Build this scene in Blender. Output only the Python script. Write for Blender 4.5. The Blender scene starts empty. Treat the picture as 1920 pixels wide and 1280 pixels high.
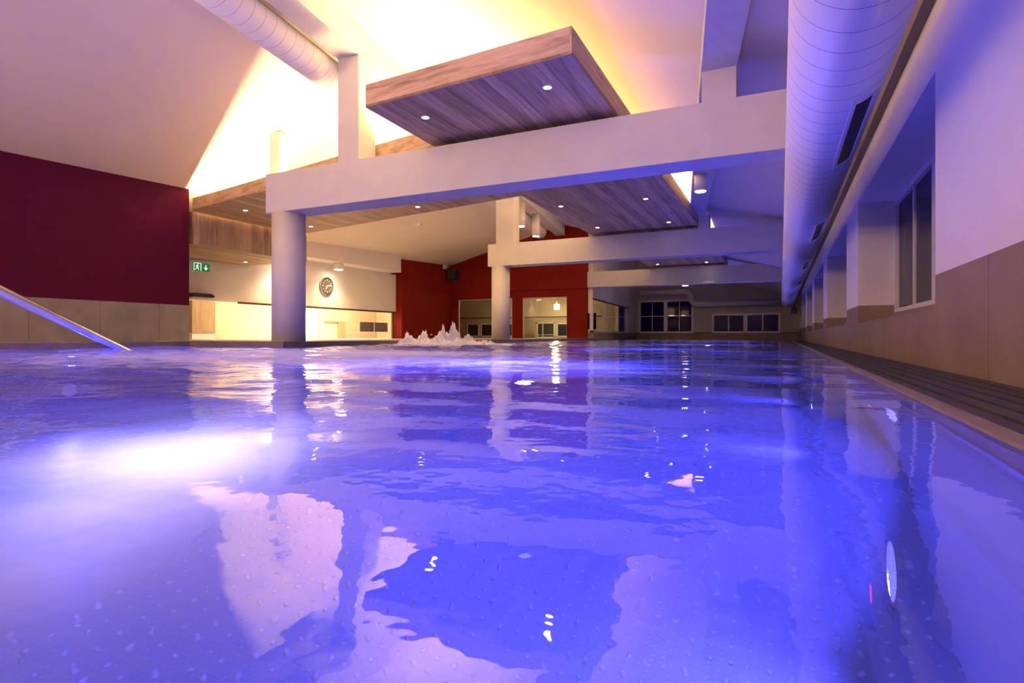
import bpy, bmesh, math, random
import numpy as np
from mathutils import Vector, Matrix, noise
random.seed(7)
PI = math.pi
SC = bpy.context.scene
COL = SC.collection

# ------------------------------------------------------------------ camera, world, exposure
F = 1077.0
YAW = math.atan(504 / F)
cam = bpy.data.cameras.new('camera')
cam.sensor_width = 36.0
cam.lens = 36.0 * F / 1920
cam.shift_y = -10.0 / 1920
cam.clip_start = 0.02
co = bpy.data.objects.new('camera', cam)
COL.objects.link(co)
co.location = (0, 0, 0.19)
co.rotation_euler = (PI / 2, 0, YAW)
SC.camera = co

SC.view_settings.view_transform = 'Standard'
SC.view_settings.look = 'None'
SC.view_settings.gamma = 1.0
SC.view_settings.use_curve_mapping = False
SC.view_settings.exposure = 0.9
SC.cycles.use_denoising = True
SC.cycles.max_bounces = 10
SC.cycles.diffuse_bounces = 5
SC.cycles.glossy_bounces = 4
SC.cycles.transparent_max_bounces = 16
SC.cycles.sample_clamp_indirect = 6.0
SC.cycles.use_light_tree = True
SC.cycles.caustics_reflective = False
SC.cycles.caustics_refractive = False

world = bpy.data.worlds.new('night')
SC.world = world
world.use_nodes = True
world.node_tree.nodes['Background'].inputs[0].default_value = (0.02, 0.012, 0.07, 1)
world.node_tree.nodes['Background'].inputs[1].default_value = 0.15

WARM = (1.0, 0.66, 0.30)
WARM2 = (1.0, 0.60, 0.30)
BLUE = (0.12, 0.105, 1.0)
P_STRIP = 34.0      # W per metre of LED strip
P_BLUE = 120.0      # W per underwater lamp
P_DOWN = 110.0
P_REAR = 390.0

# ------------------------------------------------------------------ materials
def mat(name, base=(0.8, 0.8, 0.8), rough=0.5, metal=0.0, emis=None, estr=0.0):
    m = bpy.data.materials.new(name)
    m.use_nodes = True
    b = m.node_tree.nodes['Principled BSDF']
    b.inputs['Base Color'].default_value = (*base, 1)
    b.inputs['Roughness'].default_value = rough
    b.inputs['Metallic'].default_value = metal
    if emis:
        b.inputs['Emission Color'].default_value = (*emis, 1)
        b.inputs['Emission Strength'].default_value = estr
    return m

def N(m, t, **kw):
    n = m.node_tree.nodes.new(t)
    for k, v in kw.items():
        setattr(n, k, v)
    return n

def L(m, a, b):
    m.node_tree.links.new(a, b)

def vary(m, c1, c2, scale=6.0, bump=0.05, bscale=90.0, detail=4, stretch=(1, 1, 1)):
    """noise colour variation between two colours plus a fine bump"""
    b = m.node_tree.nodes['Principled BSDF']
    tc = N(m, 'ShaderNodeTexCoord')
    mp = N(m, 'ShaderNodeMapping')
    mp.inputs['Scale'].default_value = stretch
    L(m, tc.outputs['Object'], mp.inputs[0])
    no = N(m, 'ShaderNodeTexNoise')
    no.inputs['Scale'].default_value = scale
    no.inputs['Detail'].default_value = detail
    L(m, mp.outputs[0], no.inputs['Vector'])
    r = N(m, 'ShaderNodeValToRGB')
    r.color_ramp.elements[0].position = 0.3
    r.color_ramp.elements[1].position = 0.7
    r.color_ramp.elements[0].color = (*c1, 1)
    r.color_ramp.elements[1].color = (*c2, 1)
    L(m, no.outputs[0], r.inputs[0])
    L(m, r.outputs[0], b.inputs['Base Color'])
    n2 = N(m, 'ShaderNodeTexNoise')
    n2.inputs['Scale'].default_value = bscale
    L(m, mp.outputs[0], n2.inputs['Vector'])
    bp = N(m, 'ShaderNodeBump')
    bp.inputs['Strength'].default_value = bump
    bp.inputs['Distance'].default_value = 0.01
    L(m, n2.outputs[0], bp.inputs['Height'])
    L(m, bp.outputs[0], b.inputs['Normal'])
    return m

M = {}
M['plaster'] = vary(mat('white_plaster', rough=0.85), (0.74, 0.72, 0.69), (0.79, 0.77, 0.74), 1.5, 0.08, 140)
M['ceiling'] = vary(mat('ceiling_paint', rough=0.9), (0.78, 0.71, 0.60), (0.81, 0.74, 0.63), 0.8, 0.04, 120)
M['concrete'] = vary(mat('painted_concrete', rough=0.75), (0.58, 0.57, 0.57), (0.63, 0.62, 0.62), 2.5, 0.06, 60)
M['greige'] = vary(mat('greige_plaster', rough=0.85), (0.50, 0.46, 0.40), (0.55, 0.51, 0.44), 1.5, 0.06, 90)
M['cream'] = vary(mat('cream_plaster', rough=0.85), (0.66, 0.55, 0.36), (0.70, 0.59, 0.40), 1.5, 0.06, 90)
M['red'] = vary(mat('red_paint', rough=0.8), (0.17, 0.009, 0.006), (0.20, 0.012, 0.008), 2.0, 0.1, 160)
M['wine'] = vary(mat('wine_red_paint', rough=0.8), (0.055, 0.0005, 0.024), (0.066, 0.0006, 0.029), 2.0, 0.1, 160)
M['steel'] = mat('brushed_steel', (0.62, 0.62, 0.64), 0.28, 1.0)
M['chrome'] = mat('chrome', (0.8, 0.8, 0.82), 0.18, 1.0)
M['black'] = mat('black_plastic', (0.012, 0.012, 0.014), 0.45)
M['darkbrown'] = mat('dark_bronze_rail', (0.06, 0.035, 0.018), 0.5)
M['whitemetal'] = mat('white_lacquer', (0.78, 0.77, 0.75), 0.4)
M['frame'] = mat('white_window_frame', (0.75, 0.74, 0.72), 0.45)
M['green'] = mat('sign_green', (0.0, 0.12, 0.035), 0.5, emis=(0.0, 0.2, 0.05), estr=0.35)
M['signwhite'] = mat('sign_white', (0.8, 0.85, 0.8), 0.5, emis=(0.8, 0.95, 0.8), estr=0.5)
M['clockface'] = mat('clock_face', (0.05, 0.045, 0.035), 0.5)
M['clockwhite'] = mat('clock_white', (0.75, 0.72, 0.66), 0.5)
M['poster'] = mat('notice_panel', (0.16, 0.12, 0.13), 0.5)
M['posterline'] = mat('notice_print', (0.45, 0.38, 0.36), 0.5)
M['lens_warm'] = mat('warm_lens', (1, 1, 1), 0.5, emis=(1.0, 0.84, 0.6), estr=28.0)
M['lens_soft'] = mat('soft_warm_lens', (1, 1, 1), 0.5, emis=(1.0, 0.8, 0.55), estr=6.0)
M['lens_blue'] = mat('blue_lens', (1, 1, 1), 0.5, emis=(0.35, 0.32, 1.0), estr=2.0)
M['led'] = mat('led_strip_warm', (1, 1, 1), 0.5, emis=WARM, estr=14.0)
M['red_glint'] = mat('red_glint_glow', (0.8, 0.05, 0.08), 0.4, emis=(1.0, 0.04, 0.10), estr=3.0)
M['lantern'] = mat('lantern_glass', (1, 1, 1), 0.5, emis=(1.0, 0.85, 0.5), estr=6.0)
M['beigewall'] = vary(mat('beige_plaster', rough=0.85), (0.60, 0.50, 0.33), (0.64, 0.54, 0.37), 1.5, 0.05, 90)
M['fabric_beige'] = vary(mat('beige_curtain', rough=0.9), (0.42, 0.34, 0.24), (0.50, 0.41, 0.30), 8, 0.1, 200)
M['fabric_navy'] = vary(mat('navy_curtain', rough=0.9), (0.02, 0.012, 0.07), (0.04, 0.025, 0.11), 8, 0.1, 200)
M['grate'] = vary(mat('dark_grating', rough=0.6), (0.025, 0.02, 0.022), (0.04, 0.032, 0.035), 14, 0.2, 120)
M['curb'] = vary(mat('stone_curb', rough=0.5), (0.17, 0.13, 0.10), (0.23, 0.18, 0.14), 8, 0.1, 60)
M['rim'] = vary(mat('rim_tile', rough=0.45), (0.13, 0.10, 0.10), (0.18, 0.145, 0.14), 5, 0.1, 60)
M['deck'] = vary(mat('deck_tile', rough=0.5), (0.50, 0.44, 0.38), (0.58, 0.52, 0.46), 2, 0.1, 60)

def wood(name, dark, mid, light, axis, seam_axis=None, seam=0.2):
    """oak boards; grain runs along axis, board seams every `seam` m along seam_axis"""
    m = mat(name, rough=0.55)
    b = m.node_tree.nodes['Principled BSDF']
    tc = N(m, 'ShaderNodeTexCoord')
    sc = [9.0, 9.0, 9.0]
    sc['XYZ'.index(axis)] = 0.55
    mp = N(m, 'ShaderNodeMapping')
    mp.inputs['Scale'].default_value = sc
    L(m, tc.outputs['Object'], mp.inputs[0])
    vec = mp.outputs[0]
    sep = N(m, 'ShaderNodeSeparateXYZ')
    L(m, tc.outputs['Object'], sep.inputs[0])
    tone = None
    if seam_axis:
        dv = N(m, 'ShaderNodeMath', operation='DIVIDE')
        L(m, sep.outputs[seam_axis], dv.inputs[0]); dv.inputs[1].default_value = seam
        fl = N(m, 'ShaderNodeMath', operation='FLOOR')
        L(m, dv.outputs[0], fl.inputs[0])
        wn = N(m, 'ShaderNodeTexWhiteNoise', noise_dimensions='1D')
        L(m, fl.outputs[0], wn.inputs['W'])
        ad = N(m, 'ShaderNodeVectorMath', operation='MULTIPLY_ADD')
        L(m, wn.outputs['Color'], ad.inputs[0])
        ad.inputs[1].default_value = (30, 30, 30)
        L(m, mp.outputs[0], ad.inputs[2])
        vec = ad.outputs[0]
        fr = N(m, 'ShaderNodeMath', operation='FRACT')
        L(m, dv.outputs[0], fr.inputs[0])
        gt = N(m, 'ShaderNodeMath', operation='LESS_THAN')
        L(m, fr.outputs[0], gt.inputs[0]); gt.inputs[1].default_value = 0.018
        tone = (wn.outputs['Value'], gt.outputs[0])
    no = N(m, 'ShaderNodeTexNoise')
    no.inputs['Scale'].default_value = 1.6
    no.inputs['Detail'].default_value = 7
    no.inputs['Roughness'].default_value = 0.62
    no.inputs['Distortion'].default_value = 0.6
    L(m, vec, no.inputs['Vector'])
    r = N(m, 'ShaderNodeValToRGB')
    cr = r.color_ramp
    cr.elements[0].position = 0.30; cr.elements[0].color = (*dark, 1)
    cr.elements[1].position = 0.72; cr.elements[1].color = (*light, 1)
    e = cr.elements.new(0.48); e.color = (*mid, 1)
    L(m, no.outputs[0], r.inputs[0])
    out = r.outputs[0]
    if tone:
        mr = N(m, 'ShaderNodeMapRange')
        mr.inputs['To Min'].default_value = 0.72; mr.inputs['To Max'].default_value = 1.18
        L(m, tone[0], mr.inputs['Value'])
        sb = N(m, 'ShaderNodeMath', operation='MULTIPLY_ADD')
        L(m, tone[1], sb.inputs[0]); sb.inputs[1].default_value = -0.4
        L(m, mr.outputs[0], sb.inputs[2])
        vm = N(m, 'ShaderNodeVectorMath', operation='SCALE')
        L(m, out, vm.inputs[0]); L(m, sb.outputs[0], vm.inputs['Scale'])
        out = vm.outputs[0]
    L(m, out, b.inputs['Base Color'])
    bp = N(m, 'ShaderNodeBump')
    bp.inputs['Strength'].default_value = 0.15
    bp.inputs['Distance'].default_value = 0.004
    L(m, no.outputs[0], bp.inputs['Height'])
    L(m, bp.outputs[0], b.inputs['Normal'])
    return m

OAK = ((0.25, 0.165, 0.10), (0.48, 0.34, 0.225), (0.65, 0.49, 0.35))
M['oak_y'] = wood('oak_boards_underside', *OAK, 'Y', 'X', 0.19)
M['oak_x'] = wood('oak_fascia_across', *OAK, 'X')
M['oak_fy'] = wood('oak_fascia_along', *OAK, 'Y')
M['oak_z'] = wood('oak_boards_upright', *OAK, 'Z', 'Y', 0.24)
M['oak_cab'] = wood('oak_veneer', (0.32, 0.19, 0.09), (0.45, 0.29, 0.15), (0.55, 0.37, 0.21), 'Z')

def tile_mat(name, c1, c2, joints_axis, pitch, offset, zjoint=None, jw=0.008):
    """large stone tiles with thin joints"""
    m = vary(mat(name, rough=0.55), c1, c2, 2.2, 0.12, 70, 8)
    b = m.node_tree.nodes['Principled BSDF']
    src = b.inputs['Base Color'].links[0].from_socket
    tc = N(m, 'ShaderNodeTexCoord')
    sep = N(m, 'ShaderNodeSeparateXYZ')
    L(m, tc.outputs['Object'], sep.inputs[0])
    s = N(m, 'ShaderNodeMath', operation='SUBTRACT')
    L(m, sep.outputs[joints_axis], s.inputs[0]); s.inputs[1].default_value = offset
    d = N(m, 'ShaderNodeMath', operation='DIVIDE')
    L(m, s.outputs[0], d.inputs[0]); d.inputs[1].default_value = pitch
    fr = N(m, 'ShaderNodeMath', operation='FRACT')
    L(m, d.outputs[0], fr.inputs[0])
    lt = N(m, 'ShaderNodeMath', operation='LESS_THAN')
    L(m, fr.outputs[0], lt.inputs[0]); lt.inputs[1].default_value = jw / pitch
    mk = lt.outputs[0]
    if zjoint is not None:
        s2 = N(m, 'ShaderNodeMath', operation='COMPARE')
        L(m, sep.outputs['Z'], s2.inputs[0]); s2.inputs[1].default_value = zjoint
        s2.inputs[2].default_value = jw / 2
        mx = N(m, 'ShaderNodeMath', operation='MAXIMUM')
        L(m, mk, mx.inputs[0]); L(m, s2.outputs[0], mx.inputs[1])
        mk = mx.outputs[0]
    mix = N(m, 'ShaderNodeMix', data_type='RGBA')
    L(m, mk, mix.inputs[0]); L(m, src, mix.inputs[6])
    mix.inputs[7].default_value = (0.06, 0.045, 0.035, 1)
    L(m, mix.outputs[2], b.inputs['Base Color'])
    return m

M['tile_r'] = tile_mat('sandstone_wall_tile', (0.19, 0.135, 0.09), (0.26, 0.19, 0.13), 'Y', 1.42, 3.26)
M['tile_l'] = tile_mat('grey_stone_wall_tile', (0.17, 0.16, 0.18), (0.25, 0.235, 0.255), 'Y', 1.2, 5.69 - 1.2)
M['tile_b'] = tile_mat('sandstone_end_wall_tile', (0.19, 0.135, 0.09), (0.26, 0.19, 0.13), 'X', 1.42, 0.1)

def duct_mat(name, pitch):
    m = mat(name, (0.74, 0.74, 0.75), 0.38)
    b = m.node_tree.nodes['Principled BSDF']
    tc = N(m, 'ShaderNodeTexCoord')
    sep = N(m, 'ShaderNodeSeparateXYZ')
    L(m, tc.outputs['Object'], sep.inputs[0])
    at = N(m, 'ShaderNodeMath', operation='ARCTAN2')
    L(m, sep.outputs['X'], at.inputs[0]); L(m, sep.outputs['Z'], at.inputs[1])
    ma = N(m, 'ShaderNodeMath', operation='MULTIPLY_ADD')
    L(m, at.outputs[0], ma.inputs[0]); ma.inputs[1].default_value = pitch / (2 * PI)
    L(m, sep.outputs['Y'], ma.inputs[2])
    d = N(m, 'ShaderNodeMath', operation='DIVIDE')
    L(m, ma.outputs[0], d.inputs[0]); d.inputs[1].default_value = pitch
    fr = N(m, 'ShaderNodeMath', operation='FRACT')
    L(m, d.outputs[0], fr.inputs[0])
    lt = N(m, 'ShaderNodeMath', operation='LESS_THAN')
    L(m, fr.outputs[0], lt.inputs[0]); lt.inputs[1].default_value = 0.035
    mix = N(m, 'ShaderNodeMix', data_type='RGBA')
    L(m, lt.outputs[0], mix.inputs[0])
    mix.inputs[6].default_value = (0.74, 0.74, 0.75, 1)
    mix.inputs[7].default_value = (0.33, 0.32, 0.34, 1)
    L(m, mix.outputs[2], b.inputs['Base Color'])
    bp = N(m, 'ShaderNodeBump')
    bp.inputs['Strength'].default_value = 0.4
    bp.inputs['Distance'].default_value = 0.006
    L(m, lt.outputs[0], bp.inputs['Height'])
    L(m, bp.outputs[0], b.inputs['Normal'])
    return m
M['duct'] = duct_mat('spiral_duct_metal', 0.21)

def two_sided(m, fr, ior):
    """same reflectance from either side of a thin sheet"""
    ge = N(m, 'ShaderNodeNewGeometry')
    ma = N(m, 'ShaderNodeMath', operation='MULTIPLY_ADD')
    L(m, ge.outputs['Backfacing'], ma.inputs[0])
    ma.inputs[1].default_value = 1 / ior - ior; ma.inputs[2].default_value = ior
    L(m, ma.outputs[0], fr.inputs['IOR'])

def glass_mat(name, tint=(1, 1, 1), ior=1.5, rough=0.0):
    m = bpy.data.materials.new(name)
    m.use_nodes = True
    nt = m.node_tree
    nt.nodes.clear()
    o = nt.nodes.new('ShaderNodeOutputMaterial')
    mx = nt.nodes.new('ShaderNodeMixShader')
    fr = nt.nodes.new('ShaderNodeFresnel')
    two_sided(m, fr, ior)
    tr = nt.nodes.new('ShaderNodeBsdfTransparent'); tr.inputs[0].default_value = (*tint, 1)
    gl = nt.nodes.new('ShaderNodeBsdfGlossy'); gl.inputs['Roughness'].default_value = rough
    nt.links.new(fr.outputs[0], mx.inputs[0])
    nt.links.new(tr.outputs[0], mx.inputs[1]); nt.links.new(gl.outputs[0], mx.inputs[2])
    nt.links.new(mx.outputs[0], o.inputs[0])
    return m
M['glass'] = glass_mat('clear_glass')
M['glass_dark'] = glass_mat('night_window_glass', (0.35, 0.32, 0.5), 1.28)

for k in ('wine', 'red'):
    M[k].node_tree.nodes['Principled BSDF'].inputs['Specular IOR Level'].default_value = 0.15

# water: Fresnel reflection over a partly refracting, partly straight-through body, with foam patches
def water_mat():
    m = bpy.data.materials.new('pool_water')
    m.use_nodes = True
    nt = m.node_tree
    nt.nodes.clear()
    n = lambda t, **k: N(m, t, **k)
    o = n('ShaderNodeOutputMaterial')
    tc = n('ShaderNodeTexCoord')
    sep = n('ShaderNodeSeparateXYZ'); L(m, tc.outputs['Object'], sep.inputs[0])
    # fine ripples, livelier towards the left and the bubbling jet
    a1 = n('ShaderNodeTexNoise'); a1.inputs['Scale'].default_value = 7.5; a1.inputs['Detail'].default_value = 3
    L(m, tc.outputs['Object'], a1.inputs['Vector'])
    amp = n('ShaderNodeMapRange'); amp.inputs['From Min'].default_value = -0.5; amp.inputs['From Max'].default_value = -5.0
    amp.inputs['To Min'].default_value = 0.10; amp.inputs['To Max'].default_value = 1.0
    L(m, sep.outputs['X'], amp.inputs['Value'])
    bp = n('ShaderNodeBump'); bp.inputs['Distance'].default_value = 0.018
    L(m, amp.outputs[0], bp.inputs['Strength']); L(m, a1.outputs[0], bp.inputs['Height'])
    fr = n('ShaderNodeFresnel'); two_sided(m, fr, 1.42)
    L(m, bp.outputs[0], fr.inputs['Normal'])
    gl = n('ShaderNodeBsdfGlossy'); gl.inputs['Roughness'].default_value = 0.015
    gl.inputs[0].default_value = (1, 1, 1, 1)
    L(m, bp.outputs[0], gl.inputs['Normal'])
    rf = n('ShaderNodeBsdfRefraction'); rf.inputs['IOR'].default_value = 1.33; rf.inputs['Roughness'].default_value = 0.0
    rf.inputs[0].default_value = (0.50, 0.58, 1, 1)
    L(m, bp.outputs[0], rf.inputs['Normal'])
    tr = n('ShaderNodeBsdfTransparent'); tr.inputs[0].default_value = (0.50, 0.58, 1, 1)
    clear = n('ShaderNodeMixShader'); clear.inputs[0].default_value = 0.25
    L(m, rf.outputs[0], clear.inputs[1]); L(m, tr.outputs[0], clear.inputs[2])
    # fine air bubbles stirred through the water scatter the lamps' blue light
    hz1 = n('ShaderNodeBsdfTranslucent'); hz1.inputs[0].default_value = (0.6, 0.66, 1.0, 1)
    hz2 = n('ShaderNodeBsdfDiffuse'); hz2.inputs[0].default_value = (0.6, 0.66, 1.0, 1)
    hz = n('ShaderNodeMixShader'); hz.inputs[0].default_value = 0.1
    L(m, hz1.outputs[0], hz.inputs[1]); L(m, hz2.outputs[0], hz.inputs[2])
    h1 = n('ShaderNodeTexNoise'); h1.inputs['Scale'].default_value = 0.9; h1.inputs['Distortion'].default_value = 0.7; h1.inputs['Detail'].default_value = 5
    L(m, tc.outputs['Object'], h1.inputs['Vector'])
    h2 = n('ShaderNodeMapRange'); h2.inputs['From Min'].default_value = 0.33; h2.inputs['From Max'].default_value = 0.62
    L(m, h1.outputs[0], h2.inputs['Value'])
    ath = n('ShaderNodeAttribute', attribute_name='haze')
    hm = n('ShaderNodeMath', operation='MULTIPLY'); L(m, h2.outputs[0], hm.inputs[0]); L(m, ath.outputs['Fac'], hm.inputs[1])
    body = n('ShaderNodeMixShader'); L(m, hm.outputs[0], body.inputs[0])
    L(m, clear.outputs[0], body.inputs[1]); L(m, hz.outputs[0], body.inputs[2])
    mx = n('ShaderNodeMixShader')
    L(m, fr.outputs[0], mx.inputs[0]); L(m, body.outputs[0], mx.inputs[1]); L(m, gl.outputs[0], mx.inputs[2])
    # foam around the jet and drifting from it
    at = n('ShaderNodeAttribute', attribute_name='foam')
    f1 = n('ShaderNodeTexNoise'); f1.inputs['Scale'].default_value = 4.5; f1.inputs['Detail'].default_value = 10
    f1.inputs['Roughness'].default_value = 0.68; f1.inputs['Distortion'].default_value = 0.8
    L(m, tc.outputs['Object'], f1.inputs['Vector'])
    ad = n('ShaderNodeMath', operation='ADD'); L(m, f1.outputs[0], ad.inputs[0]); L(m, at.outputs['Fac'], ad.inputs[1])
    rr = n('ShaderNodeMapRange'); rr.inputs['From Min'].default_value = 0.80; rr.inputs['From Max'].default_value = 1.25
    rr.inputs['To Max'].default_value = 0.8
    L(m, ad.outputs[0], rr.inputs['Value'])
    fo = n('ShaderNodeBsdfDiffuse'); fo.inputs[0].default_value = (0.85, 0.87, 0.95, 1)
    ft = n('ShaderNodeBsdfTranslucent'); ft.inputs[0].default_value = (0.85, 0.87, 0.95, 1)
    fm = n('ShaderNodeMixShader'); fm.inputs[0].default_value = 0.5
    L(m, fo.outputs[0], fm.inputs[1]); L(m, ft.outputs[0], fm.inputs[2])
    mf = n('ShaderNodeMixShader')
    L(m, rr.outputs[0], mf.inputs[0]); L(m, mx.outputs[0], mf.inputs[1]); L(m, fm.outputs[0], mf.inputs[2])
    # bright smear of light near the camera, put into the water's colour
    atp = n('ShaderNodeAttribute', attribute_name='light_smear')
    p1 = n('ShaderNodeTexNoise'); p1.inputs['Scale'].default_value = 3.0; p1.inputs['Detail'].default_value = 6
    L(m, tc.outputs['Object'], p1.inputs['Vector'])
    pr = n('ShaderNodeMapRange'); pr.inputs['From Min'].default_value = 0.30; pr.inputs['From Max'].default_value = 0.62
    pr.inputs['To Max'].default_value = 0.85
    L(m, p1.outputs[0], pr.inputs['Value'])
    pm = n('ShaderNodeMath', operation='MULTIPLY'); L(m, pr.outputs[0], pm.inputs[0]); L(m, atp.outputs['Fac'], pm.inputs[1])
    mp_ = n('ShaderNodeMixShader')
    L(m, pm.outputs[0], mp_.inputs[0]); L(m, mf.outputs[0], mp_.inputs[1]); L(m, fm.outputs[0], mp_.inputs[2])
    L(m, mp_.outputs[0], o.inputs[0])
    return m
M['water'] = water_mat()

def foam_mat():
    m = bpy.data.materials.new('splash_foam')
    m.use_nodes = True
    nt = m.node_tree; nt.nodes.clear()
    o = N(m, 'ShaderNodeOutputMaterial')
    d = N(m, 'ShaderNodeBsdfDiffuse'); d.inputs[0].default_value = (0.9, 0.9, 0.95, 1)
    t = N(m, 'ShaderNodeBsdfTranslucent'); t.inputs[0].default_value = (0.9, 0.9, 0.98, 1)
    g = N(m, 'ShaderNodeBsdfGlossy'); g.inputs['Roughness'].default_value = 0.2
    a = N(m, 'ShaderNodeMixShader'); a.inputs[0].default_value = 0.5
    b = N(m, 'ShaderNodeMixShader'); b.inputs[0].default_value = 0.08
    L(m, d.outputs[0], a.inputs[1]); L(m, t.outputs[0], a.inputs[2])
    L(m, a.outputs[0], b.inputs[1]); L(m, g.outputs[0], b.inputs[2]); L(m, b.outputs[0], o.inputs[0])
    return m
M['foam'] = foam_mat()

def studded_steel():
    """pool floor plate with rows of small raised studs"""
    m = mat('studded_pool_steel', (0.36, 0.40, 0.50), 0.42, 0.0)
    b = m.node_tree.nodes['Principled BSDF']
    b.inputs['Specular IOR Level'].default_value = 1.0
    tc = N(m, 'ShaderNodeTexCoord')
    mp = N(m, 'ShaderNodeMapping'); mp.inputs['Scale'].default_value = (1 / 0.047, 1 / 0.047, 0)
    mp.inputs['Location'].default_value = (0.25, 0.25, 0)
    L(m, tc.outputs['Object'], mp.inputs[0])
    vo = N(m, 'ShaderNodeTexVoronoi', feature='F1'); vo.inputs['Scale'].default_value = 1.0
    vo.inputs['Randomness'].default_value = 0.12
    L(m, mp.outputs[0], vo.inputs['Vector'])
    mr = N(m, 'ShaderNodeMapRange', interpolation_type='SMOOTHSTEP')
    mr.inputs['From Min'].default_value = 0.20; mr.inputs['From Max'].default_value = 0.04
    L(m, vo.outputs['Distance'], mr.inputs['Value'])
    cm = N(m, 'ShaderNodeMix', data_type='RGBA')     # polished stud tops, painted paler to stand in for their highlights
    L(m, mr.outputs[0], cm.inputs[0]); cm.inputs[6].default_value = (0.34, 0.38, 0.48, 1); cm.inputs[7].default_value = (0.9, 0.92, 0.95, 1)
    L(m, cm.outputs[2], b.inputs['Base Color'])
    bp = N(m, 'ShaderNodeBump'); bp.inputs['Strength'].default_value = 1.0; bp.inputs['Distance'].default_value = 0.004
    L(m, mr.outputs[0], bp.inputs['Height']); L(m, bp.outputs[0], b.inputs['Normal'])
    return m
M['studs'] = studded_steel()
M['poolwall'] = vary(mat('smooth_pool_steel', rough=0.35), (0.50, 0.52, 0.58), (0.55, 0.57, 0.63), 1.2, 0.02, 20)

# ------------------------------------------------------------------ mesh helpers
def B():
    return bmesh.new()

def box(bm, x0, x1, y0, y1, z0, z1):
    v = [bm.verts.new(p) for p in ((x0, y0, z0), (x1, y0, z0), (x1, y1, z0), (x0, y1, z0),
                                   (x0, y0, z1), (x1, y0, z1), (x1, y1, z1), (x0, y1, z1))]
    for q in ((0, 3, 2, 1), (4, 5, 6, 7), (0, 1, 5, 4), (1, 2, 6, 5), (2, 3, 7, 6), (3, 0, 4, 7)):
        bm.faces.new([v[i] for i in q])
    return bm

def prism(bm, pts, a0, a1, plane='xz'):
    """extrude a polygon: plane 'xz' along Y, 'yz' along X, 'xy' along Z"""
    def mk(p, a):
        return {'xz': (p[0], a, p[1]), 'yz': (a, p[0], p[1]), 'xy': (p[0], p[1], a)}[plane]
    lo = [bm.verts.new(mk(p, a0)) for p in pts]
    hi = [bm.verts.new(mk(p, a1)) for p in pts]
    bm.faces.new(lo); bm.faces.new(hi[::-1])
    n = len(pts)
    for i in range(n):
        bm.faces.new([lo[i], hi[i], hi[(i + 1) % n], lo[(i + 1) % n]])
    bmesh.ops.recalc_face_normals(bm, faces=bm.faces)
    return bm

def tube(bm, path, r, seg=16, cap=True):
    path = [Vector(p) for p in path]
    rings = []
    for i, p in enumerate(path):
        a = path[max(i - 1, 0)]; b = path[min(i + 1, len(path) - 1)]
        d = (b - a).normalized()
        up = Vector((0, 0, 1)) if abs(d.z) < 0.9 else Vector((1, 0, 0))
        u = d.cross(up).normalized(); w = u.cross(d).normalized()
        rr = r[i] if isinstance(r, (list, tuple)) else r
        rings.append([bm.verts.new(p + (u * math.cos(2 * PI * k / seg) + w * math.sin(2 * PI * k / seg)) * rr) for k in range(seg)])
    for a, b in zip(rings, rings[1:]):
        for k in range(seg):
            f = bm.faces.new([a[k], a[(k + 1) % seg], b[(k + 1) % seg], b[k]]); f.smooth = True
    if cap:
        bm.faces.new(rings[0]); bm.faces.new(rings[-1])
    bmesh.ops.recalc_face_normals(bm, faces=bm.faces)
    return bm

def disc(bm, c, axis, r, h, seg=24, r2=None):
    c = Vector(c); ax = Vector(axis).normalized()
    tube(bm, [c, c + ax * h], [r, r2 if r2 is not None else r], seg)
    for f in bm.faces:
        pass
    return bm

def ring(bm, c, axis, ro, ri, h, seg=28):
    c = Vector(c); d = Vector(axis).normalized()
    up = Vector((0, 0, 1)) if abs(d.z) < 0.9 else Vector((1, 0, 0))
    u = d.cross(up).normalized(); w = u.cross(d).normalized()
    R = []
    for rr, hh in ((ri, 0), (ro, 0), (ro, h), (ri, h)):
        R.append([bm.verts.new(c + d * hh + (u * math.cos(2 * PI * k / seg) + w * math.sin(2 * PI * k / seg)) * rr) for k in range(seg)])
    for j in range(4):
        for k in range(seg):
            bm.faces.new([R[j][k], R[j][(k + 1) % seg], R[(j + 1) % 4][(k + 1) % seg], R[(j + 1) % 4][k]])
    bmesh.ops.recalc_face_normals(bm, faces=bm.faces)
    return bm

def obj(name, bm, m, parent=None, bevel=0.0, origin=None):
    me = bpy.data.meshes.new(name)
    bm.normal_update()
    bm.to_mesh(me); bm.free()
    me.materials.append(m)
    o = bpy.data.objects.new(name, me)
    COL.objects.link(o)
    if bevel:
        md = o.modifiers.new('bevel', 'BEVEL'); md.width = bevel; md.segments = 2; md.limit_method = 'ANGLE'
    if parent is not None:
        o.parent = parent
        o.matrix_parent_inverse = world_of(parent).inverted()
    return o

def world_of(o):
    mt = o.matrix_basis.copy()
    if o.parent is not None:
        mt = world_of(o.parent) @ o.matrix_parent_inverse @ mt
    return mt

def tag(o, label=None, cat=None, group=None, kind=None):
    if label: o['label'] = label
    if cat: o['category'] = cat
    if group: o['group'] = group
    if kind: o['kind'] = kind
    return o

def thing(name, loc, label, cat, group=None, kind=None):
    o = bpy.data.objects.new(name, None)
    o.empty_display_size = 0.1
    COL.objects.link(o)
    o.location = loc
    return tag(o, label, cat, group, kind)

def struct(name, bm, m, parent=None, label=None):
    o = obj(name, bm, m, parent)
    if parent is None:
        o['kind'] = 'structure'
    if label: o['label'] = label
    return o

def copy_tree(o, parent=None):
    c = o.copy(); COL.objects.link(c)
    if parent is not None:
        c.parent = parent
        c.matrix_parent_inverse = o.matrix_parent_inverse.copy()
    for ch in list(o.children):
        copy_tree(ch, c)
    return c

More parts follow.
